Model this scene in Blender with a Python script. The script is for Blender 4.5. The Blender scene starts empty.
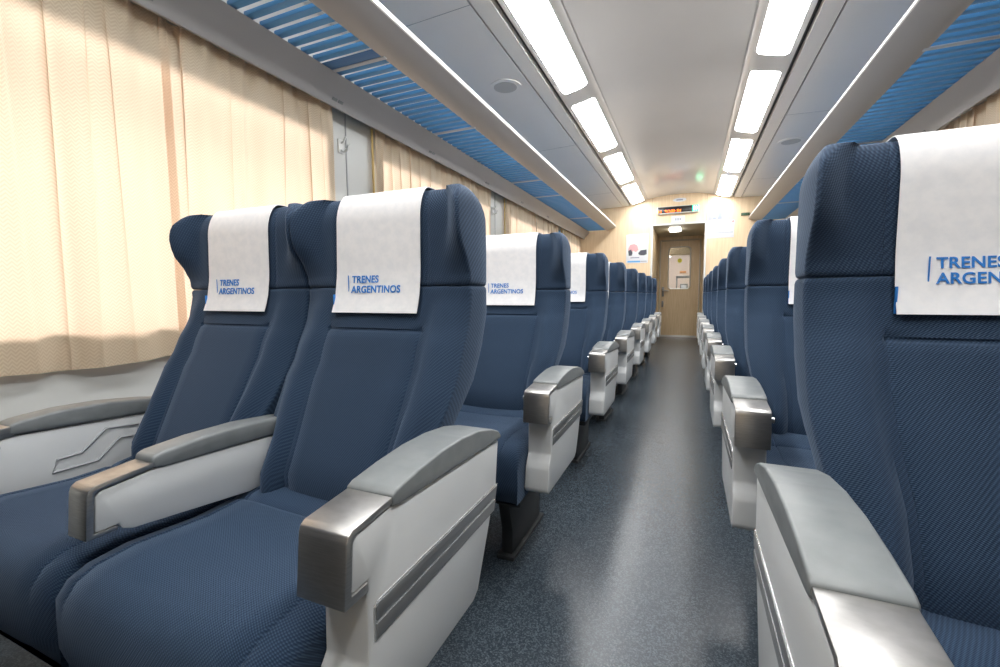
import bpy, bmesh, math, random
from mathutils import Matrix, Vector
random.seed(7)
C = bpy.context.scene.collection
PI = math.pi
XC = -0.195           # centre line of the coach
XA = -0.137           # centre line of the aisle between the seats
YE = 8.14             # end wall
YD = 9.9              # door at the end of the passage
YB = -1.75            # rear of the modelled coach
HW = 1.70             # half width of the coach

# ------------------------------------------------------------------ materials
def nmat(name):
    m = bpy.data.materials.new(name); m.use_nodes = True
    nt = m.node_tree
    return m, nt, nt.nodes['Principled BSDF']

def flat(name, col, rough=.5, metal=0., emit=None, estr=0., coat=0., spec=.5):
    m, nt, b = nmat(name)
    b.inputs['Base Color'].default_value = (*col, 1)
    b.inputs['Roughness'].default_value = rough
    b.inputs['Metallic'].default_value = metal
    b.inputs['Specular IOR Level'].default_value = spec
    b.inputs['Coat Weight'].default_value = coat
    if emit:
        b.inputs['Emission Color'].default_value = (*emit, 1)
        b.inputs['Emission Strength'].default_value = estr
    return m

def N(nt, t, **kw):
    n = nt.nodes.new(t)
    for k, v in kw.items(): setattr(n, k, v)
    return n

def mth(nt, op, a, b=None, c=None):
    n = nt.nodes.new('ShaderNodeMath'); n.operation = op
    for i, v in enumerate((a, b, c)):
        if v is None: continue
        if isinstance(v, (int, float)): n.inputs[i].default_value = v
        else: nt.links.new(v, n.inputs[i])
    return n.outputs[0]

def mixc(nt, fac, a, b):
    n = nt.nodes.new('ShaderNodeMix'); n.data_type = 'RGBA'
    if isinstance(fac, (int, float)): n.inputs[0].default_value = fac
    else: nt.links.new(fac, n.inputs[0])
    for i, v in ((6, a), (7, b)):
        if isinstance(v, tuple): n.inputs[i].default_value = (*v, 1)
        else: nt.links.new(v, n.inputs[i])
    return n.outputs[2]

def noisy(name, c1, c2, scale, rough=.5, stretch=(1, 1, 1), metal=0., bump=0., detail=4., lo=.35, hi=.65, spec=.5, coat=0.):
    m, nt, b = nmat(name)
    tc = N(nt, 'ShaderNodeTexCoord'); mp = N(nt, 'ShaderNodeMapping'); mp.inputs['Scale'].default_value = stretch
    nt.links.new(tc.outputs['Object'], mp.inputs[0])
    no = N(nt, 'ShaderNodeTexNoise'); no.inputs['Scale'].default_value = scale; no.inputs['Detail'].default_value = detail
    nt.links.new(mp.outputs[0], no.inputs['Vector'])
    mr = N(nt, 'ShaderNodeMapRange'); mr.inputs[1].default_value = lo; mr.inputs[2].default_value = hi
    nt.links.new(no.outputs[0], mr.inputs[0])
    nt.links.new(mixc(nt, mr.outputs[0], c1, c2), b.inputs['Base Color'])
    b.inputs['Roughness'].default_value = rough; b.inputs['Metallic'].default_value = metal
    b.inputs['Specular IOR Level'].default_value = spec; b.inputs['Coat Weight'].default_value = coat
    if bump:
        bp = N(nt, 'ShaderNodeBump'); bp.inputs['Strength'].default_value = bump; bp.inputs['Distance'].default_value = .002
        nt.links.new(no.outputs[0], bp.inputs['Height']); nt.links.new(bp.outputs[0], b.inputs['Normal'])
    return m

def fabric(name, dark, light, p, flip=1.):
    """navy seat cloth woven with tiny lighter dots"""
    m, nt, b = nmat(name)
    tc = N(nt, 'ShaderNodeTexCoord'); sp = N(nt, 'ShaderNodeSeparateXYZ')
    nt.links.new(tc.outputs['Object'], sp.inputs[0])
    x = sp.outputs[0]
    v = mth(nt, 'ADD', sp.outputs[2], mth(nt, 'MULTIPLY', sp.outputs[1], .9 * flip))
    sx = mth(nt, 'SINE', mth(nt, 'MULTIPLY', mth(nt, 'ADD', x, mth(nt, 'MULTIPLY', v, .5)), 2 * PI / p))
    sv = mth(nt, 'SINE', mth(nt, 'MULTIPLY', v, 2 * PI / p))
    d = mth(nt, 'MULTIPLY', sx, sv)
    mr = N(nt, 'ShaderNodeMapRange'); mr.inputs[1].default_value = -.2; mr.inputs[2].default_value = .7
    nt.links.new(d, mr.inputs[0])
    no = N(nt, 'ShaderNodeTexNoise'); no.inputs['Scale'].default_value = 5; no.inputs['Detail'].default_value = 3
    nt.links.new(tc.outputs['Object'], no.inputs['Vector'])
    c = mixc(nt, mr.outputs[0], dark, light)
    c2 = mixc(nt, mth(nt, 'MULTIPLY', no.outputs[0], .25), c, tuple(q * .6 for q in dark))
    nt.links.new(c2, b.inputs['Base Color'])
    b.inputs['Roughness'].default_value = .85
    b.inputs['Specular IOR Level'].default_value = .25
    b.inputs['Sheen Weight'].default_value = .25
    b.inputs['Sheen Roughness'].default_value = .5
    b.inputs['Sheen Tint'].default_value = (.55, .72, 1, 1)
    bp = N(nt, 'ShaderNodeBump'); bp.inputs['Strength'].default_value = .35; bp.inputs['Distance'].default_value = .0015
    nt.links.new(d, bp.inputs['Height']); nt.links.new(bp.outputs[0], b.inputs['Normal'])
    return m

M = {}
M['fabric'] = fabric('navy_cloth', (.011, .027, .060), (.038, .073, .128), .0058)
M['fabric_head'] = fabric('navy_head_cloth', (.011, .026, .058), (.040, .075, .130), .0064, -1.)
M['cover'] = noisy('white_nonwoven', (.80, .82, .86), (.86, .87, .90), 60, .8, bump=.1)
M['blue_print'] = flat('blue_print', (.02, .20, .62), .6)
M['white_plastic'] = noisy('white_plastic', (.60, .625, .64), (.63, .655, .67), 3, .32)
M['pad'] = noisy('grey_pad', (.165, .182, .190), (.19, .208, .216), 30, .42, bump=.05)
M['steel'] = noisy('brushed_steel', (.44, .435, .425), (.52, .515, .505), 40, .37, (1, 1, 14), .95)
M['chrome'] = flat('bright_trim', (.75, .77, .78), .25, .7)
M['dark_trim'] = flat('dark_trim', (.22, .23, .24), .35, .4)
M['recess'] = flat('recess_grey', (.34, .36, .38), .5)
M['black'] = flat('black_metal', (.016, .018, .020), .5)
M['pedestal'] = flat('pedestal_grey', (.020, .023, .026), .5)
M['wall'] = noisy('wall_panel', (.58, .60, .595), (.62, .64, .635), 2, .4)
M['ceil'] = noisy('ceiling_paint', (.68, .675, .67), (.71, .705, .70), 1.2, .16, spec=.4)
M['ceil_side'] = noisy('ceiling_side_paint', (.86, .85, .83), (.89, .88, .86), 1.2, .3)
M['groove'] = flat('black_groove', (.012, .015, .015), .6)
M['light_frame'] = flat('light_frame', (.62, .63, .62), .4)
M['lamp'] = flat('lamp_diffuser', (.9, .9, .9), .4, emit=(1, .99, .97), estr=25.)
M['lamp_small'] = flat('lamp_small', (.9, .9, .9), .4, emit=(1, .97, .92), estr=20.)
M['rack'] = noisy('rack_paint', (.32, .32, .325), (.35, .35, .355), 3, .35, (1, .2, 1), .2)
M['lip'] = flat('rack_lip', (.85, .85, .84), .3)
M['slat'] = flat('slat_blue', (.075, .28, .58), .45)
M['slat_plate'] = flat('bracket_blue', (.05, .16, .38), .45)
M['bracket'] = flat('bracket_grey', (.45, .50, .56), .45)
M['grille'] = flat('grille_grey', (.52, .53, .53), .5)
M['wood'] = noisy('light_veneer', (.70, .535, .345), (.77, .61, .42), 6, .38, (8, 8, .5))
M['wood_dark'] = noisy('door_veneer', (.50, .385, .235), (.60, .475, .31), 7, .4, (9, 9, .5))
M['passage'] = flat('passage_paint', (.42, .39, .31), .5)
M['paper'] = flat('paper', (.68, .71, .76), .6)
M['lavender'] = flat('lavender_notice', (.36, .38, .60), .6)
M['ink'] = flat('ink_grey', (.25, .28, .36), .6)
M['ink_light'] = flat('ink_pale', (.36, .39, .45), .6)
M['poster_blue'] = flat('poster_blue', (.10, .36, .70), .6)
M['pink'] = flat('poster_pink', (.62, .34, .36), .6)
M['dark_ink'] = flat('poster_dark', (.06, .065, .09), .6)
M['pale_green'] = flat('poster_pale', (.62, .70, .68), .6)
M['screen'] = flat('screen_black', (.012, .012, .014), .25)
M['led_orange'] = flat('led_orange', (.3, .05, 0), .5, emit=(1, .16, .01), estr=5.)
M['led_green'] = flat('led_green', (0, .2, .06), .5, emit=(.01, .75, .22), estr=3.5)
M['led_white'] = flat('led_white', (.5, .6, .5), .5, emit=(.55, 1, .75), estr=5.)
M['notice_orange'] = flat('notice_orange', (.75, .36, .16), .5)
M['green_tag'] = flat('green_tag', (.02, .07, .035), .5)
M['yellow'] = flat('yellow_sticker', (.72, .66, .03), .5)
M['red_dot'] = flat('red_print', (.6, .08, .08), .5)
M['hook'] = flat('hook_white', (.72, .74, .74), .3)
M['tie'] = flat('curtain_edge_ochre', (.55, .40, .16), .7)
M['pinkwall'] = flat('next_coach_wall', (.85, .70, .64), .5)
M['alum'] = flat('aluminium', (.66, .67, .66), .35, .6)

def floor_mat():
    m, nt, b = nmat('speckled_vinyl')
    tc = N(nt, 'ShaderNodeTexCoord')
    v = N(nt, 'ShaderNodeTexVoronoi'); v.inputs['Scale'].default_value = 300
    nt.links.new(tc.outputs['Object'], v.inputs['Vector'])
    sp = N(nt, 'ShaderNodeSeparateColor'); nt.links.new(v.outputs['Color'], sp.inputs[0])
    mr = N(nt, 'ShaderNodeMapRange'); mr.inputs[1].default_value = .45; mr.inputs[2].default_value = 1.
    nt.links.new(sp.outputs[0], mr.inputs[0])
    nt.links.new(mixc(nt, mr.outputs[0], (.030, .042, .056), (.095, .120, .143)), b.inputs['Base Color'])
    no = N(nt, 'ShaderNodeTexNoise'); no.inputs['Scale'].default_value = 160; no.inputs['Detail'].default_value = 2
    nt.links.new(tc.outputs['Object'], no.inputs['Vector'])
    bp = N(nt, 'ShaderNodeBump'); bp.inputs['Strength'].default_value = .25; bp.inputs['Distance'].default_value = .002
    nt.links.new(no.outputs[0], bp.inputs['Height']); nt.links.new(bp.outputs[0], b.inputs['Normal'])
    b.inputs['Roughness'].default_value = .27
    return m
M['floor'] = floor_mat()

def curtain_mat():
    """cream satin with a herringbone weave; daylight comes through it"""
    m, nt, b = nmat('cream_curtain')
    out = nt.nodes['Material Output']
    tc = N(nt, 'ShaderNodeTexCoord'); sp = N(nt, 'ShaderNodeSeparateXYZ')
    nt.links.new(tc.outputs['UV'], sp.inputs[0])
    tri = mth(nt, 'PINGPONG', sp.outputs[0], .0115)
    ph = mth(nt, 'MULTIPLY', mth(nt, 'ADD', sp.outputs[1], mth(nt, 'MULTIPLY', tri, 1.1)), 2 * PI / .0125)
    s = mth(nt, 'SINE', ph)
    mr = N(nt, 'ShaderNodeMapRange'); mr.inputs[1].default_value = -.5; mr.inputs[2].default_value = .5
    nt.links.new(s, mr.inputs[0])
    col = mixc(nt, mr.outputs[0], (.58, .49, .345), (.72, .635, .48))
    nt.links.new(col, b.inputs['Base Color'])
    b.inputs['Roughness'].default_value = .55
    b.inputs['Sheen Weight'].default_value = .3
    tr = N(nt, 'ShaderNodeBsdfTranslucent')
    nt.links.new(mixc(nt, mr.outputs[0], (.955, .70, .555), (.97, .735, .595)), tr.inputs['Color'])
    mx = N(nt, 'ShaderNodeMixShader'); mx.inputs[0].default_value = .42
    nt.links.new(b.outputs[0], mx.inputs[1]); nt.links.new(tr.outputs[0], mx.inputs[2])
    nt.links.new(mx.outputs[0], out.inputs['Surface'])
    return m
M['curtain'] = curtain_mat()

def glass_mat(name, tint):
    m, nt, b = nmat(name)
    out = nt.nodes['Material Output']
    t = N(nt, 'ShaderNodeBsdfTransparent'); t.inputs['Color'].default_value = (*tint, 1)
    g = N(nt, 'ShaderNodeBsdfGlossy'); g.inputs['Roughness'].default_value = .02
    f = N(nt, 'ShaderNodeFresnel'); f.inputs['IOR'].default_value = 1.45
    mx = N(nt, 'ShaderNodeMixShader')
    nt.links.new(f.outputs[0], mx.inputs[0]); nt.links.new(t.outputs[0], mx.inputs[1]); nt.links.new(g.outputs[0], mx.inputs[2])
    nt.links.new(mx.outputs[0], out.inputs['Surface'])
    return m
M['glass'] = glass_mat('window_glass', (.93, .95, .95))

# ------------------------------------------------------------------ mesh helpers
def rbox(bm, x0, x1, y0, y1, z0, z1, r=0., seg=2):
    """box, edges rounded by r, added to bm"""
    t = bmesh.new()
    bmesh.ops.create_cube(t, size=1.)
    x0, x1 = sorted((x0, x1)); y0, y1 = sorted((y0, y1)); z0, z1 = sorted((z0, z1))
    for v in t.verts:
        v.co = Vector(((x0 + x1) / 2 + v.co.x * (x1 - x0), (y0 + y1) / 2 + v.co.y * (y1 - y0), (z0 + z1) / 2 + v.co.z * (z1 - z0)))
    if r: bmesh.ops.bevel(t, geom=t.edges[:], offset=min(r, .49 * min(x1 - x0, y1 - y0, z1 - z0)), segments=seg, profile=.5, affect='EDGES')
    merge(bm, t)

def merge(bm, t):
    me = bpy.data.meshes.new('tmp'); t.to_mesh(me); t.free(); bm.from_mesh(me); bpy.data.meshes.remove(me)

def prism(bm, pts, a, b, axis='x', r=0., seg=2):
    """closed polygon extruded along an axis. axis x: pts are (y,z); y: pts (x,z); z: pts (x,y)"""
    t = bmesh.new()
    def P(u, w, q): return {'x': (q, u, w), 'y': (u, q, w), 'z': (u, w, q)}[axis]
    A = [t.verts.new(P(u, w, a)) for u, w in pts]; B = [t.verts.new(P(u, w, b)) for u, w in pts]
    n = len(pts)
    t.faces.new(A); t.faces.new(B[::-1])
    for i in range(n): t.faces.new((A[i], B[i], B[(i + 1) % n], A[(i + 1) % n]))
    bmesh.ops.recalc_face_normals(t, faces=t.faces[:])
    if r: bmesh.ops.bevel(t, geom=t.edges[:], offset=r, segments=seg, profile=.5, affect='EDGES', clamp_overlap=True)
    merge(bm, t)

def loft(bm, rings, cap=True):
    """skin closed rings of equal length"""
    R = [[bm.verts.new(p) for p in ring] for ring in rings]
    n = len(R[0]); fs = []
    for i in range(len(R) - 1):
        for j in range(n):
            k = (j + 1) % n
            fs.append(bm.faces.new((R[i][j], R[i][k], R[i + 1][k], R[i + 1][j])))
    if cap:
        fs.append(bm.faces.new(R[0][::-1])); fs.append(bm.faces.new(R[-1]))
    bmesh.ops.recalc_face_normals(bm, faces=fs)

def tube(bm, pts, r, n=8, closed=False):
    pts = [Vector(p) for p in pts]; rings = []
    m = len(pts)
    for i, p in enumerate(pts):
        if closed: d = pts[(i + 1) % m] - pts[i - 1]
        else: d = pts[min(i + 1, m - 1)] - pts[max(i - 1, 0)]
        d.normalize()
        u = d.cross(Vector((0, 0, 1)) if abs(d.z) < .9 else Vector((1, 0, 0))).normalized(); w = d.cross(u)
        rings.append([p + r * (math.cos(2 * PI * k / n) * u + math.sin(2 * PI * k / n) * w) for k in range(n)])
    if closed: rings.append(rings[0])
    loft(bm, rings, not closed)

def disc(bm, c, r, h, axis='z', n=24):
    pts = [(r * math.cos(2 * PI * k / n), r * math.sin(2 * PI * k / n)) for k in range(n)]
    if axis == 'z': prism(bm, [(c[0] + a, c[1] + b) for a, b in pts], c[2], c[2] + h, 'z')
    elif axis == 'x': prism(bm, [(c[1] + a, c[2] + b) for a, b in pts], c[0], c[0] + h, 'x')
    else: prism(bm, [(c[0] + a, c[2] + b) for a, b in pts], c[1], c[1] + h, 'y')

def obj(name, bm, mat, parent=None, sharp=35, label=None):
    me = bpy.data.meshes.new(name); bm.to_mesh(me); bm.free()
    for p in me.polygons: p.use_smooth = True
    me.set_sharp_from_angle(angle=math.radians(sharp))
    for m in (mat if isinstance(mat, (list, tuple)) else [mat]): me.materials.append(M[m])
    o = bpy.data.objects.new(name, me); C.objects.link(o)
    if parent:
        o.parent = parent
    if label: o['label'] = label
    return o

def thing(name, label, cat, loc=(0, 0, 0), group=None):
    o = bpy.data.objects.new(name, None); C.objects.link(o)
    o.empty_display_size = .1
    o.location = loc
    tag(o, label, cat, group)
    return o

def tag(o, label, cat, group=None, kind=None):
    o['label'] = label; o['category'] = cat
    if group: o['group'] = group
    if kind: o['kind'] = kind
    return o

def struct(name, bm, mat, parent=None, sharp=35):
    o = obj(name, bm, mat, parent, sharp)
    if not parent: o['kind'] = 'structure'
    return o

def copy_tree(o, parent=None):
    c = o.copy(); C.objects.link(c); c.parent = parent
    for ch in o.children: copy_tree(ch, c)
    return c

def lerp_table(tab, z):
    if z <= tab[0][0]: return tab[0][1]
    for (a, va), (b, vb) in zip(tab, tab[1:]):
        if z <= b:
            t = (z - a) / (b - a); t = t * t * (3 - 2 * t) * .5 + t * .5
            return va + (vb - va) * t
    return tab[-1][1]

def smooth(t):
    t = max(0., min(1., t)); return t * t * (3 - 2 * t)

# ------------------------------------------------------------------ seat shapes (y, z in a row's own frame; x from the seat's middle)
YC = [(.42, .700), (.50, .700), (.58, .735), (.66, .775), (.76, .825), (.85, .864), (.90, .878), (.96, .886), (1.08, .889), (1.16, .893)]
DW = [(.42, .012), (.60, .000), (.69, -.012), (.765, -.018), (.85, -.020), (.90, -.016), (.948, -.006), (.985, .012), (1.02, .038), (1.06, .052), (1.11, .050), (1.14, .036), (1.16, .022)]
BO = [(.42, .030), (.60, .030), (.75, .024), (.85, .014), (.905, .004), (.95, .0)]
YR = [(.42, .80), (.55, .835), (.62, .868), (.70, .935), (.78, .985), (.86, 1.012), (1.0, 1.014), (1.1, 1.012), (1.2, 1.010)]
WB = [(.42, .150), (.90, .150), (.93, .158), (.97, .172), (1.05, .188), (1.2, .190)]
HWD = .245
WT = [(.42, .226), (.58, .226), (.66, .240), (.70, .245), (1.2, .245)]
ZT = 1.152
ZR = 1.078           # where the rounded top starts

def back_ring(z, cx, inset=0., head=False):
    yc, d, yr, wb = lerp_table(YC, z), lerp_table(DW, z), lerp_table(YR, z), lerp_table(WB, z)
    w = lerp_table(WT, z) - inset; bo = lerp_table(BO, z)
    f = r = rs = 0.
    if z > ZR:                                      # rounded top
        t = min(1., (z - ZR) / (ZT - ZR))
        e = 1 - math.sqrt(max(0., 1 - t * t))
        f = .034 * e; r = .036 * e; w -= .030 * e; rs = .050 * e
    yc += inset
    front = []
    crest = w - .007
    xs = [0, .05, .10, .132, .137, .142, .150, .165, .178, .188, .198, .208, .220, .232]
    for x in xs:
        if x <= wb: y = yc - .004 * (1 - (x / .15) ** 2)
        else:
            q = min(1., (x - wb) / (max(crest, wb + .02) - wb))
            y = yc - d * (.55 * q + .45 * smooth(q)) - bo * math.sin(PI * q ** .8)
        if not head:
            if abs(x - .137) < .001 and z < .83: y += .0055
            if x <= .138 and z < .818: y -= .003
            if abs(z - .818) < .0035 and x <= .14: y += .004
        elif abs(x - .137) < .001: y += .0035
        front.append((x * w / HWD, y + f))
    ye = yc - d + f
    yb = yr - r
    cr = .016
    ys = max(yb - rs, ye + .03); g = min(.035, (ys - ye) * .4)
    side = [(w - .006, ye), (w - .0015, ye + .0035), (w, ye + .010), (w, ye + (ys - ye) * .5), (w - .001, ys - g), (w - .010, ys - g * .35), (w - .03, ys)]
    half = front + side + [(w * .5, yb + .002), (0, yb + .006)]
    pts = [(cx + x, y, z) for x, y in half]
    pts += [(cx - x, y, z) for x, y in half[-2:0:-1]]
    return pts

def backrest_bm(cx):
    bm = bmesh.new()
    zs = [.40, .41, .43, .46, .50, .54, .58, .62, .66, .70, .74, .78, .80, .812, .8155, .818, .8205, .824, .84, .86, .88, .90, .913, .919, .9225]
    loft(bm, [back_ring(z, cx, .02 if z == .40 else (.006 if z == .41 else (.005 if z == .9225 else (.0015 if z == .919 else 0)))) for z in zs])
    return bm

def headrest_bm(cx):
    bm = bmesh.new()
    zs = [.9235, .927, .935, .945, .955, .97, .985, 1.0, 1.02, 1.045, 1.07, 1.085, 1.10, 1.115, 1.126, 1.137, 1.1455, 1.1495, ZT]
    loft(bm, [back_ring(z, cx, .005 if z == .9235 else (.0015 if z == .927 else 0), True) for z in zs])
    return bm

def cushion_bm(cx):
    bm = bmesh.new()
    prof = [(.340, .29, .004), (.332, .32, .0), (.332, .37, 0), (.340, .403, 0), (.356, .426, 0), (.383, .439, 0), (.43, .445, 0), (.50, .439, 0), (.56, .435, 0), (.630, .438, 0),
            (.640, .4355, 0), (.644, .432, 0), (.648, .4355, 0), (.658, .441, 0), (.71, .450, 0), (.75, .450, 0)]
    prof = [(y - (.012 if y < .4 else 0), z + .016, q) for y, z, q in prof]
    half = [(-.247, -.11), (-.248, -.05), (-.246, -.025), (-.238, -.009), (-.222, -.002), (-.199, .002), (-.195, -.003), (-.191, .002), (-.15, .003), (-.08, .0), (0, -.002)]
    xs = half + [(-x, d) for x, d in half[-2::-1]]
    rings = []
    for i, (y, z, _) in enumerate(prof):
        if i < 3:                                   # front roll
            rings.append([(cx + x * (.985 if i == 0 else 1), y + (.02 * (abs(x) / .247) ** 6), max(.27, z + min(0, d) * (.3 if i < 2 else .7))) for x, d in xs])
        else:
            rings.append([(cx + x, y + (.012 * (abs(x) / .247) ** 6 if i < 8 else 0), max(.28, z + d)) for x, d in xs])
    rings = [[(rings[i][0][0], rings[i][0][1], .275)] + rings[i] + [(rings[i][-1][0], rings[i][-1][1], .275)] for i in range(len(rings))]
    loft(bm, rings)
    return bm

AO0, AO1 = .237, .313                                # aisle arm, outer and inner faces (offset from the aisle centre)
BACK = {-1: 0., 1: .05}                              # the backs right of the aisle sit a little further back
RISE = {-1: 0., 1: .006}; NEAR = {-1: 0., 1: -.010}
def make_bank(s):
    """two seats side by side on one base, s = -1 left of the aisle, +1 right of it; o is measured outward from the aisle"""
    base_o = .83
    t = thing('double_seat', '', 'seat', (XA + s * base_o, 0, 0))
    X = lambda o: s * (o - base_o)
    for k, o in enumerate((.563, 1.056)):
        bk = obj('backrest', backrest_bm(X(o)), 'fabric', t, 50)
        hd = obj('headrest', headrest_bm(X(o)), 'fabric_head', t, 50)
        bk.location.y = hd.location.y = BACK[s]; bk.location.z = hd.location.z = RISE[s]; bk.location.x = hd.location.x = NEAR[s]
        cu = obj('cushion', cushion_bm(X(o)), 'fabric', t, 50)
    # --- aisle arm
    bm = bmesh.new()
    prism(bm, [(.402, .529), (.405, .594), (.412, .602), (.50, .610), (.862, .586), (.848, .490), (.756, .308), (.735, .297), (.400, .297), (.393, .310), (.402, .372), (.410, .387), (.428, .412), (.431, .529)], X(AO0), X(AO1), 'x', .005)
    arm = obj('aisle_armrest', bm, 'white_plastic', t, label='white plastic aisle side panel with a forward foot')
    bm = bmesh.new()
    prism(bm, [(.386, .517), (.394, .600), (.397, .608), (.405, .613), (.492, .622), (.492, .6115), (.413, .6035), (.4055, .597), (.400, .530), (.431, .530), (.431, .517)], X(AO0 - .002), X(AO1 + .002), 'x', .0022)
    obj('armrest_cap', bm, 'steel', arm, label='brushed steel cap at the front of the arm')
    bm = bmesh.new()
    prism(bm, [(.482, .607), (.483, .624), (.494, .629), (.55, .637), (.62, .643), (.69, .643), (.76, .636), (.82, .622), (.855, .608), (.868, .596), (.866, .588), (.50, .604)], X(AO0 - .004), X(AO1 + .004), 'x', .008, 3)
    obj('arm_pad', bm, 'pad', arm, 50, label='grey arched arm pad')
    bm = bmesh.new()
    prism(bm, [(.440, .438), (.440, .487), (.446, .493), (.850, .493), (.846, .480), (.832, .438)], X(AO0 - .0015), X(AO0 + .01), 'x', .0012)
    obj('trim_strip', bm, 'chrome', arm, label='bright edged grey trim strip along the aisle panel')
    bm = bmesh.new()
    prism(bm, [(.443, .468), (.443, .486), (.448, .490), (.846, .490), (.838, .468)], X(AO0 - .003), X(AO0), 'x', .001)
    prism(bm, [(.443, .441), (.443, .463), (.837, .463), (.830, .441)], X(AO0 - .003), X(AO0), 'x', .001)
    obj('trim_insert', bm, 'dark_trim', arm)
    bm = bmesh.new(); disc(bm, (X(AO1 + .002), .420, .585), .008, s * .009, 'x', 16)
    obj('release_button', bm, 'chrome', arm)
    # --- arm between the two seats
    bm = bmesh.new()
    prism(bm, [(.380, 0.507), (.384, 0.569), (.392, 0.576), (.48, 0.584), (.80, 0.567), (.835, 0.567), (.835, 0.415), (.752, 0.415), (.746, 0.443), (.730, 0.459), (.700, 0.464), (.66, 0.461), (.435, 0.489), (.418, 0.497), (.414, 0.507)], X(.764), X(.816), 'x', .004)
    mid = obj('middle_armrest', bm, 'white_plastic', t, label='white armrest between the two seats')
    bm = bmesh.new()
    prism(bm, [(.366, 0.499), (.372, 0.573), (.375, 0.582), (.383, 0.588), (.476, 0.597), (.476, 0.587), (.391, 0.578), (.3835, 0.572), (.378, 0.507), (.412, 0.507), (.412, 0.499)], X(.762), X(.818), 'x', .0022)
    obj('armrest_cap', bm, 'steel', mid, label='brushed steel cap at the front of the arm')
    bm = bmesh.new()
    prism(bm, [(.470, 0.585), (.471, 0.607), (.485, 0.612), (.56, 0.618), (.66, 0.618), (.76, 0.609), (.84, 0.595), (.84, 0.569), (.49, 0.581)], X(.760), X(.820), 'x', .008, 3)
    obj('arm_pad', bm, 'pad', mid, 50, label='grey arm pad')
    # --- arm by the window
    bm = bmesh.new()
    prism(bm, [(.392, 0.553), (.48, 0.569), (.80, 0.553), (.83, 0.543), (.83, 0.353), (.44, 0.353), (.425, 0.413), (.395, 0.453)], X(1.345), X(1.405), 'x', .005)
    win = obj('window_armrest', bm, 'white_plastic', t, label='white window side armrest with a moulded outline')
    bm = bmesh.new()
    prism(bm, [(.376, 0.493), (.370, 0.568), (.374, 0.581), (.385, 0.589), (.49, 0.596), (.49, 0.571), (.394, 0.559), (.394, 0.493)], X(1.342), X(1.408), 'x', .003)
    obj('armrest_cap', bm, 'steel', win)
    bm = bmesh.new()
    prism(bm, [(.478, 0.573), (.480, 0.598), (.50, 0.605), (.58, 0.613), (.68, 0.611), (.78, 0.599), (.85, 0.585), (.85, 0.553), (.80, 0.555), (.50, 0.571)], X(1.340), X(1.410), 'x', .008, 3)
    obj('arm_pad', bm, 'pad', win, 50, label='grey arm pad')
    bm = bmesh.new()
    tube(bm, [(X(1.345), y, z) for y, z in [(.551, 0.455), (.562, 0.486), (.612, 0.488), (.669, 0.538), (.747, 0.530), (.741, 0.499), (.699, 0.503), (.645, 0.455)]], .0035, 6, True)
    obj('moulded_outline', bm, 'recess', win)
    bm = bmesh.new(); disc(bm, (X(1.345), .452, 0.551), .010, -s * .008, 'x', 16)
    obj('release_button', bm, 'black', win)
    # --- base
    bm = bmesh.new()
    rbox(bm, X(.33), X(1.325), .40, .80, .235, .277, .006)
    rbox(bm, X(.33), X(1.325), .80, .86, .24, .43, .006)
    obj('seat_frame', bm, 'black', t)
    for o0, o1 in ((.395, .435), (1.20, 1.24)):
        bm = bmesh.new()
        prism(bm, [(.46, .238), (.86, .238), (.80, .10), (.80, .012), (.50, .012), (.50, .10)], X(o0), X(o1), 'x', .004)
        rbox(bm, X(o0 - .012), X(o1 + .012), .48, .82, 0, .014, .003)
        obj('leg', bm, 'pedestal', t)
    return t

# ------------------------------------------------------------------ headrest cover
def text_mesh(body, size, name, mat):
    cu = bpy.data.curves.new(name, 'FONT'); cu.body = body; cu.size = size; cu.extrude = .0004; cu.offset = size * .02
    cu.space_character = 1.04; cu.align_x = 'LEFT'
    o = bpy.data.objects.new(name, cu); C.objects.link(o)
    dg = bpy.context.evaluated_depsgraph_get(); dg.update()
    me = bpy.data.meshes.new_from_object(o.evaluated_get(dg)); me.name = name
    bpy.data.objects.remove(o); bpy.data.curves.remove(cu)
    me.materials.clear(); me.materials.append(M[mat])
    return me

CW = .124
def cover_profile():
    g = .0055; raw = []
    z = .858
    while z < ZR - .01: raw.append((lerp_table(YC, z) - .004 - max(0, (.91 - z)) * .05, z)); z += .022
    for k in range(0, 13):                          # over the rounded top, front half
        a = k / 12 * PI / 2; t = math.sin(a); z = ZR + (ZT - ZR) * t; e = 1 - math.sqrt(max(0., 1 - t * t))
        raw.append((lerp_table(YC, z) - .004 + .034 * e, z))
    for k in range(12, -1, -1):
        a = k / 12 * PI / 2; t = math.sin(a); z = ZR + (ZT - ZR) * t; e = 1 - math.sqrt(max(0., 1 - t * t))
        raw.append((lerp_table(YR, z) + .006 - .036 * e, z))
    z = ZR - .03
    while z > .95: raw.append((lerp_table(YR, z) + .006, z)); z -= .03
    pts = []
    for i, (y, z) in enumerate(raw):
        p, q = raw[max(i - 1, 0)], raw[min(i + 1, len(raw) - 1)]
        dy, dz = q[0] - p[0], q[1] - p[1]; l = math.hypot(dy, dz) or 1
        pts.append((y - dz / l * g, z + dy / l * g))
    return pts

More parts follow.
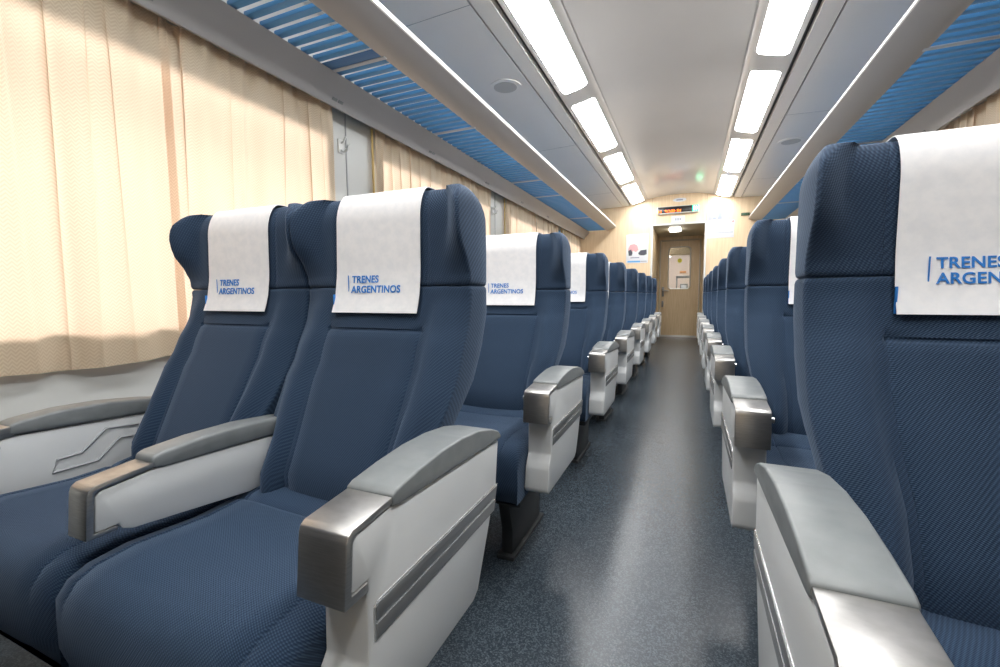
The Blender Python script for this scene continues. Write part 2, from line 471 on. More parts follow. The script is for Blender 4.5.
def make_cover():
    t = thing('headrest_cover', '', 'headrest cover')
    P = cover_profile(); bm = bmesh.new()
    nx = 12; th = .0016
    def normal(i):
        a, b = P[max(i - 1, 0)], P[min(i + 1, len(P) - 1)]
        d = Vector((b[0] - a[0], b[1] - a[1])).normalized(); return Vector((-d.y, d.x))
    def grid(off):
        g = []
        for i, (y, z) in enumerate(P):
            n = normal(i); row = []
            for j in range(nx + 1):
                u = j / nx * 2 - 1
                wv = .0012 * math.sin(u * 4.5 + 2 + z * 9) * max(0., (1.02 - z) * 4)
                row.append(bm.verts.new((u * CW * (1 + .012 * (1.07 - min(z, 1.07)) / .2), y + n.x * off + wv, z + n.y * off)))
            g.append(row)
        return g
    A, B = grid(0), grid(th)
    m = len(P)
    for i in range(m - 1):
        for j in range(nx):
            bm.faces.new((A[i][j], A[i][j + 1], A[i + 1][j + 1], A[i + 1][j]))
            bm.faces.new((B[i][j], B[i + 1][j], B[i + 1][j + 1], B[i][j + 1]))
        bm.faces.new((A[i][0], A[i + 1][0], B[i + 1][0], B[i][0])); bm.faces.new((A[i][nx], B[i][nx], B[i + 1][nx], A[i + 1][nx]))
    for j in range(nx):
        bm.faces.new((A[0][j], B[0][j], B[0][j + 1], A[0][j + 1])); bm.faces.new((A[-1][j], A[-1][j + 1], B[-1][j + 1], B[-1][j]))
    bmesh.ops.recalc_face_normals(bm, faces=bm.faces[:])
    obj('cloth', bm, 'cover', t, 60)
    # printing, laid on the cloth
    def front_y(z): return lerp_table(YC, z) - .0095 - max(0, (.91 - z)) * .05 - .0026
    def place(me, name, x0, zb):
        for v in me.vertices:
            x, h, e = v.co
            z = zb + h
            v.co = (x0 + x, front_y(z) - .0002 - e, z)
        o = bpy.data.objects.new(name, me); C.objects.link(o); o.parent = t; return o
    ma = text_mesh('ARGENTINOS', .0245, 'lettering', 'blue_print')
    wa = max(v.co.x for v in ma.vertices) - min(v.co.x for v in ma.vertices)
    k = .147 / wa
    mb = text_mesh('TRENES', .0245, 'lettering', 'blue_print')
    for me in (ma, mb):
        for v in me.vertices: v.co.x *= k
    place(ma, 'lettering', -.074, .909)
    place(mb, 'lettering', -.074, .9335)
    bm = bmesh.new()
    rbox(bm, -.0845, -.0825, front_y(.935) - .0022, front_y(.925) + .0006, 0.908, .952)
    obj('print_bar', bm, 'blue_print', t)
    bm = bmesh.new()
    rbox(bm, -CW - .0022, -CW + .0004, front_y(.885) - .002, front_y(.88) + .006, .861, .905, .0004)
    obj('edge_tab', bm, 'blue_print', t, label='blue tab on the cloth edge')
    return t

# ------------------------------------------------------------------ room shell
def oprof(bm, pts, y0, y1, s):
    """profile of (offset from the middle, z) extruded along the coach, mirrored by s"""
    prism(bm, [(XC + s * o, z) for o, z in pts], y0, y1, 'y')

bm = bmesh.new(); rbox(bm, XC - HW - .1, XC + HW + .1, YB, 14, -.08, 0)
struct('floor', bm, 'floor')

# side walls with window openings
WIN = [(-1.55, -.25), (.10, 1.955), (2.37, 4.11), (4.59, 6.57), (6.92, 8.08)]
WZ0, WZ1 = .76, 1.86
wid = 0
for s, side in ((-1, 'left'), (1, 'right')):
    bm = bmesh.new()
    x0, x1 = XC + s * HW, XC + s * (HW + .06)
    rbox(bm, x0, x1, YB, YE + .1, 0, WZ0)
    rbox(bm, x0, x1, YB, YE + .1, WZ1, 2.62)
    e = YB
    for a, b in WIN + [(YE + .1, None)]:
        rbox(bm, x0, x1, e, a, WZ0, WZ1); e = b
    struct('wall_' + side, bm, 'wall')
    for a, b in WIN:
        wid += 1
        bm = bmesh.new()
        for q in ((a, a + .035, WZ0, WZ1), (b - .035, b, WZ0, WZ1), (a + .035, b - .035, WZ0, WZ0 + .035), (a + .035, b - .035, WZ1 - .035, WZ1)):
            rbox(bm, x0 + s * .006, x1 + s * .004, q[0], q[1], q[2], q[3], .003)
        w = struct('window_%d' % wid, bm, 'alum')
        bm = bmesh.new(); rbox(bm, x1 - s * .022, x1 - s * .016, a + .03, b - .03, WZ0 + .03, WZ1 - .03)
        obj('pane', bm, 'glass', w)
    # raised strips of the panels between the windows
    tn = 0
    bm = bmesh.new()
    for ya in (2.115, 4.30, 6.74):
        rbox(bm, x0 - s * .004, x0 + s * .002, ya, ya + .008, .5, 2.0)
    struct('trim_%d' % (1 if s < 0 else 2), bm, 'recess')

# ceiling: one long folded profile with dark grooves
prof_half = [(.0, 2.585), (.15, 2.582), (.30, 2.570), (.42, 2.553), (.500, 2.537), (.503, 2.541), (.512, 2.540), (.515, 2.532), (.545, 2.517), (.60, 2.497), (.66, 2.480), (.72, 2.468), (.785, 2.461)]
side_half = [(.815, 2.455), (.86, 2.452), (.916, 2.449)]
far_half = [(.926, 2.448), (1.15, 2.440), (1.40, 2.432), (HW + .06, 2.425)]
bm = bmesh.new()
pts = [(XC - o, z) for o, z in prof_half[::-1]] + [(XC + o, z) for o, z in prof_half[1:]]
prism(bm, pts + [(XC + .785, 2.66), (XC - .785, 2.66)], YB, YE + .02, 'y')
struct('ceiling', bm, 'ceil', sharp=50)
bm = bmesh.new()
for s in (-1, 1):
    for h in (side_half, far_half):
        oprof(bm, h + [(h[-1][0], 2.66), (h[0][0], 2.66)], YB, YE + .02, s)
    for ya in (.55, 2.25, 4.66, 6.9): pass
struct('ceiling_side_panels', bm, 'ceil_side', sharp=50)
bm = bmesh.new()
for s in (-1, 1):
    oprof(bm, [(.783, 2.49), (.817, 2.49), (.817, 2.52), (.783, 2.52)], YB, YE, s)
    oprof(bm, [(.914, 2.465), (.928, 2.465), (.928, 2.48), (.914, 2.48)], YB, YE, s)
struct('ceiling_groove', bm, 'groove')
bm = bmesh.new()
for s in (-1, 1):
    for ya in (2.23, 4.63, 6.95):
        prism(bm, [(XC + s * o, z - .0008) for o, z in far_half] + [(XC + s * o, z + .002) for o, z in far_half[::-1]], ya, ya + .004, 'y')
struct('ceiling_joint', bm, 'recess')

# rear wall, out of view, closes the coach
bm = bmesh.new(); rbox(bm, XC - HW - .1, XC + HW + .1, YB - .06, YB, 0, 2.7)
struct('wall_back', bm, 'wood')

# end wall with the passage opening
OW, OZ = .425, 2.09
bm = bmesh.new()
for s in (-1, 1):
    rbox(bm, XC + s * (OW + .004), XC + s * (HW + .1), YE, YE + .05, 0, 2.66)
rbox(bm, XC - OW, XC + OW, YE, YE + .05, OZ, 2.66)
struct('wall_end', bm, 'wood')
bm = bmesh.new()
for s in (-1, 1): rbox(bm, XC + s * (OW - .018), XC + s * (OW + .012), YE - .012, YE + .05, 0, OZ + .004, .003)
rbox(bm, XC - OW, XC + OW, YE - .012, YE + .05, OZ - .012, OZ + .014, .003)
struct('trim_3', bm, 'wall')
bm = bmesh.new()
for s in (-1, 1):
    rbox(bm, XC + s * (OW + .0), XC + s * (OW + .05), YE + .05, YD + .03, 0, OZ + .05)
struct('wall_passage', bm, 'wood_dark')  # weaker light in the passage is put into this darker veneer colour
bm = bmesh.new(); rbox(bm, XC - OW - .05, XC + OW + .05, YE + .05, YD + .03, OZ, OZ + .05)
struct('ceiling_passage', bm, 'passage')

# door wall at the end of the passage
DXL, DXR, DZ = XC - .365, XC + .365, 2.0
bm = bmesh.new()
rbox(bm, XC - OW, DXL - .03, YD, YD + .05, 0, OZ); rbox(bm, DXR + .03, XC + OW, YD, YD + .05, 0, OZ)
rbox(bm, DXL - .03, DXR + .03, YD, YD + .05, DZ + .03, OZ)
struct('wall_door', bm, 'wood_dark')
bm = bmesh.new()
rbox(bm, DXL - .03, DXL - .004, YD - .012, YD + .05, 0, DZ + .03, .003); rbox(bm, DXR + .004, DXR + .03, YD - .012, YD + .05, 0, DZ + .03, .003)
rbox(bm, DXL, DXR, YD - .012, YD + .05, DZ + .004, DZ + .03, .003)
struct('trim_4', bm, 'passage')

def door():
    wx0, wx1, wz0, wz1, r = XC - .215, XC + .205, 1.02, 1.875, .07
    n = 8; inner = []; y0, y1 = YD + .004, YD + .044
    bm = bmesh.new()
    rbox(bm, DXL, wx0, y0, y1, .01, DZ); rbox(bm, wx1, DXR, y0, y1, .01, DZ); rbox(bm, wx0, wx1, y0, y1, .01, wz0); rbox(bm, wx0, wx1, y0, y1, wz1, DZ)
    for cx, cz, a0, kx, kz in ((wx1 - r, wz1 - r, 0, wx1, wz1), (wx0 + r, wz1 - r, 90, wx0, wz1), (wx0 + r, wz0 + r, 180, wx0, wz0), (wx1 - r, wz0 + r, 270, wx1, wz0)):
        arc = [(cx + r * math.cos(math.radians(a0 + 90 * k / n)), cz + r * math.sin(math.radians(a0 + 90 * k / n))) for k in range(n + 1)]
        inner += arc
        prism(bm, arc + [(kx, kz)], y0, y1, 'y')
    d = struct('door_1', bm, 'wood_dark')
    bm = bmesh.new()
    tube(bm, [(x, y0 - .002, z) for x, z in inner], .011, 8, True)
    obj('window_frame', bm, 'alum', d)
    bm = bmesh.new(); prism(bm, [(x, z) for x, z in inner], YD + .020, YD + .026, 'y')
    obj('pane', bm, 'glass', d)
    bm = bmesh.new(); rbox(bm, DXL + .03, DXL + .075, y0 - .008, y0, .86, 1.06, .003)
    obj('lock_plate', bm, 'dark_trim', d)
    bm = bmesh.new(); tube(bm, [(DXL + .052, y0 - .004, .985), (DXL + .052, y0 - .05, .985), (DXL + .075, y0 - .055, .985), (DXL + .17, y0 - .055, .980)], .011, 10)
    obj('door_handle', bm, 'steel', d)
    bm = bmesh.new(); rbox(bm, DXL + .03, DXL + .07, y0 - .02, y0, .64, .77, .006)
    obj('pull', bm, 'dark_trim', d)
    bm = bmesh.new(); rbox(bm, DXL + .01, DXR - .01, y0 - .004, y0, .012, .05, .001)
    obj('kick_strip', bm, 'alum', d)
    s = bm = bmesh.new(); disc(bm, (XC - .0, YD + .014, 1.60), .045, .004, 'y', 20)
    o = obj('safety_sticker', bm, 'yellow'); tag(o, 'round yellow sticker on the glass of the end door', 'sticker')
door()

# next vestibule seen through the glass
bm = bmesh.new()
for s in (-1, 1): rbox(bm, XC + s * .9, XC + s * .95, YD + .05, 13.5, 0, 2.3)
rbox(bm, XC - .9, XC + .9, YD + .05, 13.5, 2.3, 2.35)
rbox(bm, XC - .95, XC - OW, YD, YD + .05, 0, 2.35); rbox(bm, XC + OW, XC + .95, YD, YD + .05, 0, 2.35)
rbox(bm, XC - OW, XC + OW, YD, YD + .05, OZ + .05, 2.35)
struct('wall_vestibule', bm, 'wall')
bm = bmesh.new(); rbox(bm, XC - .95, XC + .95, 13.5, 13.56, 0, 2.35)
struct('wall_far', bm, 'pinkwall')
bm = bmesh.new()
ax = -.15
for a, b, c, d_ in ((ax - .20, ax - .16, 0, 1.43), (ax + .16, ax + .20, 0, 1.43), (ax - .20, ax + .20, 1.36, 1.43)):
    rbox(bm, a, b, 13.46, 13.5, c, d_, .004)
struct('trim_5', bm, 'dark_trim')
bm = bmesh.new(); rbox(bm, ax - .16, ax + .16, 13.47, 13.5, .0, 1.36); d2 = struct('door_2', bm, 'pinkwall')
bm = bmesh.new(); rbox(bm, ax - .09, ax + .11, 13.455, 13.47, .75, 1.20, .005); obj('window_frame', bm, 'dark_trim', d2)
bm = bmesh.new(); rbox(bm, ax - .06, ax + .08, 13.45, 13.455, .78, 1.16, .003); obj('pane', bm, 'paper', d2)
bm = bmesh.new(); rbox(bm, ax - .11, ax + .06, 13.46, 13.5, 1.50, 1.56, .01)
tag(obj('notice', bm, 'notice_orange'), 'small orange notice far beyond the glass of the end door', 'sign')
bm = bmesh.new(); rbox(bm, XC - .9, XC + .9, 11.0, 11.08, 1.80, 2.3); rbox(bm, XC - .9, XC - .46, 11.0, 11.08, 0, 1.80)
struct('trim_7', bm, 'wood')
t = thing('vestibule_light', 'ceiling light in the vestibule seen through the end door glass', 'light', (XC - .3, 11.7, 2.299))
bm = bmesh.new(); rbox(bm, -.13, .13, -.9, .9, -.035, 0, .01); obj('diffuser', bm, 'lamp_small', t)

# ------------------------------------------------------------------ ceiling lights
def light_bm():
    bm = bmesh.new()
    sec = [(.560, 2.5115), (.60, 2.497), (.66, 2.480), (.72, 2.468), (.748, 2.4648)]
    return sec
def make_light(s):
    t = thing('ceiling_light', '', 'light', (XC + s * .655, 0, 2.48))
    L = 1.27
    xs = [.560 + .188 * k / 10 for k in range(11)]
    sec = [(o, lerp_table([(.545, 2.517), (.60, 2.497), (.66, 2.480), (.72, 2.468), (.785, 2.461)], o)) for o in xs]
    bm = bmesh.new()
    def slab(dz0, dz1, grow, rr, L0, L1, bulge=0.):
        ny = 24
        # rounded ends: shorten each column near its edges
        cols = []
        for i, (o, z) in enumerate(sec):
            u = abs(i / 10 * 2 - 1)
            cut = rr * (1 - math.sqrt(max(0, 1 - max(0, (u - .7) / .3) ** 2)))
            oo = .654 + (o - .654) * grow
            cols.append((s * (oo - .655), z - 2.48 - (bulge * (1 - u * u)), z - 2.48, L0 + cut, L1 - cut))
        T = [[bm.verts.new((x, a + (b - a) * k / ny, z0 + dz0)) for k in range(ny + 1)] for x, z, z0, a, b in cols]
        B = [[bm.verts.new((x, a + (b - a) * k / ny, z0 + dz1 + (z - z0) * min(1, 6 * k / ny, 6 - 6 * k / ny))) for k in range(ny + 1)] for x, z, z0, a, b in cols]
        for i in range(10):
            for k in range(ny):
                bm.faces.new((T[i][k], T[i][k + 1], T[i + 1][k + 1], T[i + 1][k])); bm.faces.new((B[i][k], B[i + 1][k], B[i + 1][k + 1], B[i][k + 1]))
            bm.faces.new((T[i][0], T[i + 1][0], B[i + 1][0], B[i][0])); bm.faces.new((T[i][ny], B[i][ny], B[i + 1][ny], T[i + 1][ny]))
        for k in range(ny):
            bm.faces.new((T[0][k], B[0][k], B[0][k + 1], T[0][k + 1])); bm.faces.new((T[10][k], T[10][k + 1], B[10][k + 1], B[10][k]))
        bmesh.ops.recalc_face_normals(bm, faces=bm.faces[:])
    slab(.012, -.006, 1., .03, 0, L, .011)
    obj('diffuser', bm, 'lamp', t, 60)
    bm = bmesh.new(); slab(.006, -.003, 1.07, .03, -.008, L + .008)
    obj('frame', bm, 'light_frame', t, 60)
    return t
ORD = ['first', 'second', 'third', 'fourth', 'fifth', 'sixth', 'seventh', 'eighth']
for s, side in ((-1, 'left'), (1, 'right')):
    L0 = make_light(s)
    ys = [2.225 + 1.51 * k for k in range(4)] + [.68, -.865]
    for i, y in enumerate(ys):
        o = L0 if i == 0 else copy_tree(L0)
        o.location = (XC + s * .655, y + (.03 if s > 0 else 0), 2.48)
        if i < 4: lab = 'bright rectangular ceiling light, %s from the camera in the %s light strip' % (ORD[i], side) if i < 3 else 'bright ceiling light touching the wood end wall in the %s light strip' % side
        else: lab = 'bright ceiling light overhead behind the view, %s one in the %s strip' % (ORD[i - 4], side)
        tag(o, lab, 'light', 'ceiling lights of the %s strip' % side)

# ceiling vents
for s, y, lab in ((-1, 3.15, 'round grey speaker grille in the left ceiling panel'), (1, 5.4, 'round grey speaker grille in the right ceiling panel')):
    t = thing('ceiling_speaker', lab, 'speaker', (XC + s * 1.10, y, 2.442))
    bm = bmesh.new(); disc(bm, (0, 0, -.006), .118, .008, 'z', 40); obj('rim', bm, 'ceil_side', t)
    bm = bmesh.new(); disc(bm, (0, 0, -.008), .085, .004, 'z', 40); obj('grille', bm, 'grille', t)

# ------------------------------------------------------------------ luggage racks
def make_rack(s):
    side = 'left' if s < 0 else 'right'
    t = thing('luggage_rack', 'long overhead luggage rack with blue slats along the %s wall' % side, 'luggage rack', (XC + s * 1.3, 0, 2.05), 'overhead luggage racks')
    X = lambda o: s * (o - 1.3)
    def pr(bm, pts, y0, y1, r=0): prism(bm, [(X(o), z - 2.05) for o, z in pts], y0, y1, 'y', r)
    bm = bmesh.new()
    pr(bm, [(1.033, 2.104), (1.041, 2.098), (1.180, 2.046), (1.195, 2.046), (1.199, 2.060), (1.090, 2.127), (1.045, 2.136)], YB, YE - .01)
    obj('front_beam', bm, 'rack', t, 50)
    bm = bmesh.new()
    pr(bm, [(1.0295, 2.105), (1.0355, 2.102), (1.047, 2.134), (1.042, 2.139), (1.032, 2.116)], YB, YE - .008)
    obj('beam_lip', bm, 'lip', t, 50, label='bright lip along the front beam')
    bm = bmesh.new()
    pr(bm, [(1.510, 2.030), (1.523, 2.014), (1.557, 1.980), (1.596, 1.922), (1.608, 1.922), (1.614, 1.936), (1.700, 2.02), (1.700, 2.05), (1.55, 2.048), (1.500, 2.044)], YB, YE - .01)
    wr = obj('wall_rail', bm, 'rack', t, 50)
    for yy in (1.0, 1.93, 2.88, 3.85, 4.8, 5.8):
        for dy in (-.022, .022):
            bm = bmesh.new()
            d = Vector((.039, -.058)).normalized()
            c = Vector((1.5765, 1.951))
            n = Vector((d.y, -d.x)); n = n if n.y < 0 else -n
            q = [c - d * .008 - n * .003, c + d * .008 - n * .003, c + d * .008 + n * .0025, c - d * .008 + n * .0025]
            pr(bm, [(p.x, p.y) for p in q], yy + dy - .016, yy + dy + .016)
            obj('screw_cover', bm, 'pad', wr)
    first = None
    pitch = .0725
    y0 = .86 if s < 0 else .86
    br = [1.80, 2.80, 4.30, 5.03, 6.63]
    k = 0
    for i in range(100):
        y = y0 + i * pitch
        if y > YE - .05: break
        if first is None:
            bm = bmesh.new(); rbox(bm, X(1.187), X(1.525), -.017, .017, .002, .022, .003)
            o = first = obj('slat', bm, 'slat', t)
        else:
            o = first.copy(); C.objects.link(o)
        o.location = (0, y, 0)
    bm = bmesh.new()
    for y in br[:1]: rbox(bm, X(1.187), X(1.525), y - .045, y + .045, -.0035, .001, .001)
    obj('bracket_plate', bm, 'slat_plate', t)
    for y in br:
        bm = bmesh.new(); rbox(bm, X(1.180), X(1.525), y - .012 + .03 * (y < 2), y + .012 + .03 * (y < 2), -.008, -.0035 if y < 2 else .001, .001)
        obj('cross_bar', bm, 'bracket', t)
    return t
make_rack(-1); make_rack(1)

# ------------------------------------------------------------------ curtains
def curtain(y0, y1, s, seed, label, side):
    rnd = random.Random(seed)
    n = int((y1 - y0) / .0045) + 1; m = 40
    ph = [rnd.uniform(0, 6.28) for _ in range(6)]
    # folds: slow waves of the cloth plus narrow pleats where it doubles back on itself
    pleats = []
    yy = y0 + rnd.uniform(.05, .12)
    while yy < y1 - .05:
        pleats.append((yy, rnd.uniform(.010, .028), rnd.uniform(.008, .024), rnd.choice((.6, .9, 1.1, 1.4, 1.9)), rnd.uniform(-.03, .03), rnd.random()))
        yy += rnd.choice((.06, .09, .12, .17, .24)) * rnd.uniform(.8, 1.2)
    z0, z1 = .668, 1.958
    bm = bmesh.new(); uvl = bm.loops.layers.uv.new('UVMap')
    V = []; UV = []
    arc = 0
    for i in range(n):
        y = y0 + (y1 - y0) * i / (n - 1)
        rowv = []; ruv = []
        for j in range(m):
            v = j / (m - 1); z = z0 + (z1 - z0) * v
            lo = .55 + .45 * (1 - v)
            d = .012 * math.sin(y * 19 + ph[0] + .5 * math.sin(z * 1.5)) + .007 * math.sin(y * 43 + ph[1] + .3 * z) + .006 * math.sin(y * 8 + ph[2])
            dy = 0.
            for py, pw, pa, am, sl, fd in pleats:
                q = (y - py - sl * (1 - v)) / pw
                if abs(q) < 3.5:
                    ex = math.exp(-q * q); k = min(1., .35 + .65 * v + .3 * fd)
                    d += pa * ex * k; dy -= am * pw * q * ex * k
            if v > .90:                              # gathered heading
                g = (v - .90) / .10
                d += g * (.009 * math.sin(y * 75 + ph[3]) + .006 * math.sin(y * 131 + ph[4]))
            edge = min(1, min(y - y0, y1 - y) / .03)
            d *= lo * .55 + .45
            # hem hangs slightly uneven
            zz = z + (1 - v) * .006 * math.sin(y * 9 + ph[5])
            if v > .97: zz += -.012 * abs(math.sin(y * 12 + ph[3]))
            x = 1.660 - d - .012 * math.sin(min(1, v / .06) * PI / 2) * 0
            rowv.append(bm.verts.new((s * (x - 1.660), y + dy * edge - y0, zz))); ruv.append((y * 1.25, z))
        V.append(rowv); UV.append(ruv)
    for i in range(n - 1):
        for j in range(m - 1):
            f = bm.faces.new((V[i][j], V[i + 1][j], V[i + 1][j + 1], V[i][j + 1]))
            for lp, (a, b) in zip(f.loops, ((i, j), (i + 1, j), (i + 1, j + 1), (i, j + 1))): lp[uvl].uv = UV[a][b]
    o = obj('curtain', bm, 'curtain', None, 180)
    o.location = (XC + s * 1.660, y0, 0)
    tag(o, label, 'curtain', 'curtains along the %s wall' % side)
    h = bmesh.new()
    tube(h, [(s * -.004, .004, z0 + .006 * math.sin(y0 * 9 + ph[5]) - .001), (s * -.004, .0041, z0)], .001, 4)
    h.free()
    return o
CUR = [(-.05, 1.128), (1.098, 1.965), (2.345, 3.23), (3.20, 4.125), (4.53, 5.57), (5.54, 6.62), (6.86, 7.50), (7.48, 8.12)]
WN = ['nearest window', 'second window', 'third window', 'last window']
for s, side in ((-1, 'left'), (1, 'right')):
    for i, (a, b) in enumerate(CUR):
        if s < 0 and i == 0: lab = 'cream curtain glowing at the left wall, widest and closest to the camera'
        elif s < 0 and i == 1: lab = 'cream curtain glowing behind the first window seat, ending at the wall hook'
        else: lab = 'cream herringbone curtain at the %s of the %s wall, %s half' % (WN[i // 2], side, 'near' if i % 2 == 0 else 'far')
        curtain(a, b, s, 11 + i + (50 if s > 0 else 0), lab, side)
        if i % 2 == 0 and i > 0 and s < 0:
            bm = bmesh.new(); tube(bm, [(0, -.006, .76), (.004, -.004, 1.3), (0, -.006, 1.95)], .007, 6)
            o = obj('draw_rope', bm, 'tie'); o.location = (XC + s * 1.675, a - .012, 0)
            tag(o, 'ochre draw rope hanging at the near edge of the %s curtain, left wall' % WN[i // 2], 'rope', 'curtain draw ropes')
    # rail that carries the curtains, tucked behind the rack
    bm = bmesh.new(); tube(bm, [(XC + s * 1.668, YB + .02, 1.965), (XC + s * 1.668, YE - .03, 1.965)], .008, 8)
    tag(obj('curtain_rail', bm, 'alum'), 'thin metal curtain rail under the luggage rack of the %s wall' % side, 'rail')
    # coat hooks on the panels between windows
    for i, y in enumerate((2.07, 4.24, 6.70)):
        if s > 0 and i == 0: continue
        t = thing('coat_hook', 'white coat hook on the %s wall beside the %s curtain' % (side, ['first', 'second', 'third'][i]), 'hook', (XC + s * HW, y, 1.76), 'coat hooks')
        bm = bmesh.new(); rbox(bm, -s * .012, 0, -.022, .022, -.03, .05, .005); obj('plate', bm, 'hook', t)
        bm = bmesh.new(); tube(bm, [(-s * .008, 0, -.012), (-s * .03, 0, -.022), (-s * .052, 0, -.010), (-s * .062, 0, .018)], .008, 8)
        tube(bm, [(-s * .008, 0, .028), (-s * .03, 0, .036), (-s * .045, 0, .062)], .006, 8); obj('prong', bm, 'hook', t)
bm = bmesh.new(); rbox(bm, 0, .004, -.05, .05, -.05, .05, .001)
o = obj('wall_sticker', bm, 'poster_blue'); o.location = (XC - HW, 6.79, 1.86); tag(o, 'small blue sticker high on the left wall near the end', 'sticker')

# ------------------------------------------------------------------ things on the end wall
def panel(bm, x0, x1, z0, z1, y, th=.006, r=.001): rbox(bm, x0, x1, y - th, y, z0, z1, r)
yw = YE
t = thing('information_display', 'black dot display with orange characters and a green sign above the passage', 'display', (XC - .02, yw, 2.32))
bm = bmesh.new(); rbox(bm, -.325, .325, -.06, 0, -.062, .062, .008); obj('housing', bm, 'alum', t)
bm = bmesh.new(); rbox(bm, -.315, .315, -.063, -.058, -.045, .052, .002); obj('screen', bm, 'screen', t)
bm = bmesh.new()
rnd = random.Random(3)
def dots(x0, nch, bm):
    for c in range(nch):
        for i in range(3):
            for j in range(5):
                if rnd.random() < .62: rbox(bm, x0 + c * .034 + i * .0085, x0 + c * .034 + i * .0085 + .0072, -.0655, -.0632, -.040 + j * .0085, -.040 + j * .0085 + .0072)
dots(-.312, 2, bm); dots(-.20, 5, bm); dots(-.01, 2, bm)
obj('orange_characters', bm, 'led_orange', t)
bm = bmesh.new(); rbox(bm, .225, .312, -.0655, -.0632, -.043, .050, .001); gs = obj('green_sign', bm, 'led_green', t)
bm = bmesh.new()
for cx in (.252, .287):
    disc(bm, (cx, -.0662, .030), .009, .0012, 'y', 12); rbox(bm, cx - .011, cx + .011, -.0662, -.065, -.012, .018); rbox(bm, cx - .006, cx + .006, -.0662, -.065, -.034, -.012)
obj('figures', bm, 'led_white', gs)

t = thing('oval_plaque', 'small white plaque under the ceiling above the display', 'sign', (XC + .005, yw, 2.485))
bm = bmesh.new(); prism(bm, [(.105 * math.cos(a * PI / 12), .032 * math.sin(a * PI / 12)) for a in range(24)], -.006, 0, 'y'); obj('plate', bm, 'paper', t)
bm = bmesh.new(); rbox(bm, -.05, .05, -.0072, -.006, -.009, .009); obj('print', bm, 'ink', t)
t = thing('number_plate', 'small white plate just above the passage opening', 'sign', (XC - .01, yw, 2.165))
bm = bmesh.new(); panel(bm, -.105, .105, -.055, .055, 0, .008, .003); obj('plate', bm, 'paper', t)
bm = bmesh.new()
for k in range(3): rbox(bm, -.05 + k * .036, -.022 + k * .036, -.0092, -.008, -.02, .022)
obj('print', bm, 'ink_light', t)

t = thing('poster', 'white poster with a photograph and blue foot band left of the passage', 'poster', (XC - .665, yw, 1.705))
bm = bmesh.new(); panel(bm, -.185, .185, -.25, .25, 0, .004); obj('sheet', bm, 'paper', t)
ph = bm = bmesh.new(); panel(bm, -.16, .165, -.12, .09, -.004, .001, 0); pic = obj('picture', bm, 'pale_green', t, label='photograph with pink and dark shapes')
def blob(pts, mat, name, y=-.0062):
    bm = bmesh.new(); prism(bm, pts, y, y + .0012, 'y'); obj(name, bm, mat, pic)
blob([(-.15, .0), (-.12, .07), (-.05, .085), (.0, .06), (.025, -.02), (-.02, -.06), (-.06, -.03), (-.10, -.07), (-.145, -.05)], 'pink', 'pink_figure')
blob([(-.15, -.03), (-.10, -.01), (-.075, -.07), (-.09, -.118), (-.14, -.118)], 'dark_ink', 'dark_figure', -.0066)
blob([(.02, -.075), (.06, -.03), (.16, -.02), (.163, -.10), (.12, -.118), (.06, -.118), (.03, -.10)], 'dark_ink', 'dark_seat')
blob([(-.07, -.118), (-.075, -.07), (-.04, -.05), (0, -.07), (.01, -.118)], 'paper', 'white_figure', -.0068)
bm = bmesh.new(); rbox(bm, -.11, .04, -.0052, -.004, -.163, -.146); obj('caption', bm, 'ink', t)
bm = bmesh.new(); rbox(bm, -.16, .055, -.0052, -.004, -.235, -.208); obj('foot_band', bm, 'poster_blue', t, label='blue foot band')
bm = bmesh.new(); rbox(bm, .058, .165, -.0052, -.004, -.23, -.213); obj('foot_print', bm, 'ink_light', t)

t = thing('notice', 'lavender notice with grey print on the upper wall right of the display', 'sign', (XC + .545, yw, 2.175))
bm = bmesh.new(); panel(bm, -.10, .115, -.06, .06, 0, .003); obj('sheet', bm, 'lavender', t)
bm = bmesh.new(); rbox(bm, .05, .105, -.0042, -.003, -.05, .05); rbox(bm, -.02, .02, -.0042, -.003, -.05, -.02); obj('print', bm, 'ink', t)
t = thing('notice', 'wide white notice with faint lines right of the passage', 'sign', (XC + .63, yw, 1.955))
bm = bmesh.new(); panel(bm, -.20, .205, -.135, .145, 0, .003); obj('sheet', bm, 'paper', t)
bm = bmesh.new(); rbox(bm, -.10, .17, -.0042, -.003, .112, .124); rbox(bm, -.17, .19, -.0042, -.003, -.055, -.043); rbox(bm, -.15, .12, -.0042, -.003, .03, .04); obj('print', bm, 'ink_light', t)
bm = bmesh.new(); disc(bm, (.185, -.0048, .122), .014, .0018, 'y', 16); obj('red_dot', bm, 'red_dot', t)
t = thing('notice', 'blank white notice high on the wall left of the display', 'sign', (XC - .60, yw, 2.325))
bm = bmesh.new(); panel(bm, -.12, .12, -.05, .05, 0, .003); obj('sheet', bm, 'paper', t)
bm = bmesh.new(); rbox(bm, -.105, -.09, -.0042, -.003, -.02, .02); obj('print', bm, 'ink', t)
bm = bmesh.new(); panel(bm, -.06, .06, -.02, .02, 0, .03, .004)
o = obj('emergency_tag', bm, 'green_tag'); o.location = (XC + .985, yw, 2.175); tag(o, 'small dark green tag on the end wall by the right rack', 'sign')
# seams of the veneer panels
bm = bmesh.new()
for s in (-1, 1): rbox(bm, XC + s * (OW + .002) - .004, XC + s * (OW + .002) + .004, yw - .002, yw + .002, OZ + .02, 2.60)
struct('trim_6', bm, 'wood_dark')
# passage lamp
t = thing('passage_light', 'small white lamp on the passage ceiling above the door', 'light', (XC - .07, 8.72, OZ))
bm = bmesh.new(); rbox(bm, -.11, .11, -.18, .18, -.008, 0, .003); obj('frame', bm, 'alum', t)
bm = bmesh.new(); rbox(bm, -.095, .095, -.165, .165, -.034, -.006, .012); obj('diffuser', bm, 'lamp_small', t)

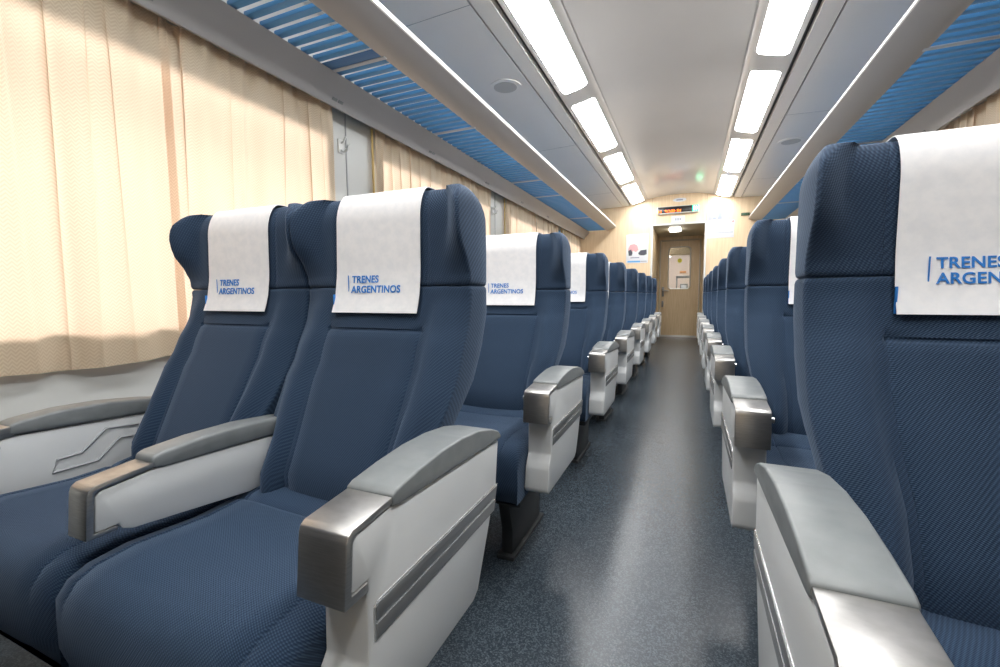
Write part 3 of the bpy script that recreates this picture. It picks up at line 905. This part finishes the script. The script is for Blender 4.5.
# ------------------------------------------------------------------ seats in rows
ROWS = [0, .84, 1.785, 2.625, 3.52, 4.41, 5.31, 6.20]
BEHIND = -.90         # the row the camera stands beside
ROWN = ['front row nearest the camera', 'second row', 'third row', 'fourth row', 'fifth row', 'sixth row', 'seventh row', 'last row by the end wall']
cov = make_cover(); cov_used = False
for s, side in ((-1, 'left'), (1, 'right')):
    proto = make_bank(s)
    o = copy_tree(proto); o.location = (XA + s * .83, BEHIND, 0)
    tag(o, 'pair of navy cloth seats %s of the aisle beside the camera, outside the view' % side, 'seat', 'seat rows %s of the aisle' % side)
    for i, dy in enumerate(ROWS):
        o = proto if i == 0 else copy_tree(proto)
        xo = .018 if s > 0 else 0.
        o.location = (XA + s * .83 + xo, dy, 0)
        tag(o, 'pair of navy cloth seats %s of the aisle, %s' % (side, ROWN[i]), 'seat', 'seat rows %s of the aisle' % side)
        for k, off in enumerate((.563, 1.056)):
            if s > 0 and k == 1 and i == 0: continue
            c = cov if not cov_used else copy_tree(cov)
            cov_used = True
            c.location = (XA + s * off + xo + NEAR[s], dy + BACK[s], RISE[s])
            tag(c, 'white printed headrest cover on %s seat, %s side, %s' % (['aisle', 'window'][k], side, ROWN[i]), 'headrest cover', 'white headrest covers')

# ------------------------------------------------------------------ daylight
W = bpy.data.worlds.new('World'); bpy.context.scene.world = W; W.use_nodes = True
bg = W.node_tree.nodes['Background']; bg.inputs[0].default_value = (.92, .95, 1, 1); bg.inputs[1].default_value = .8
sun = bpy.data.lights.new('sun', 'SUN'); sun.energy = 7.7; sun.angle = math.radians(26); sun.color = (1, .92, .83)
so = bpy.data.objects.new('sun', sun); C.objects.link(so)
so.rotation_euler = Vector((.85, .03, -.42)).to_track_quat('-Z', 'Y').to_euler()

# ------------------------------------------------------------------ camera
ROLL = .35; f = 440.; vx, vy = 689., 294.5
d = Vector(((vx - 500) / f, -(vy - 333.5) / f, 1.)).normalized()          # camera axes: x right, y up, z forward
up = Vector((0, d.z, -d.y)).normalized()
up = (up + math.tan(math.radians(ROLL)) * d.cross(up)).normalized()
xr = Vector((up.y * d.z - up.z * d.y, up.z * d.x - up.x * d.z, up.x * d.y - up.y * d.x))
if xr.x < 0: xr = -xr
right = Vector((xr.x, d.x, up.x)); upv = Vector((xr.y, d.y, up.y)); fwd = Vector((xr.z, d.z, up.z))
cam = bpy.data.cameras.new('camera'); cam.lens = f / 1000 * 36; cam.sensor_width = 36; cam.clip_start = .02
co = bpy.data.objects.new('camera', cam); C.objects.link(co)
co.matrix_world = Matrix(((right.x, upv.x, -fwd.x, 0), (right.y, upv.y, -fwd.y, 0), (right.z, upv.z, -fwd.z, .9), (0, 0, 0, 1)))
sc = bpy.context.scene; sc.camera = co
sc.view_settings.view_transform = 'Standard'; sc.view_settings.look = 'None'; sc.view_settings.exposure = 0.14; sc.view_settings.gamma = 1
sc.view_settings.use_curve_mapping = False
sc.cycles.use_denoising = True
sc.cycles.max_bounces = 8; sc.cycles.diffuse_bounces = 5; sc.cycles.caustics_reflective = False; sc.cycles.caustics_refractive = False
sc.cycles.sample_clamp_indirect = 6
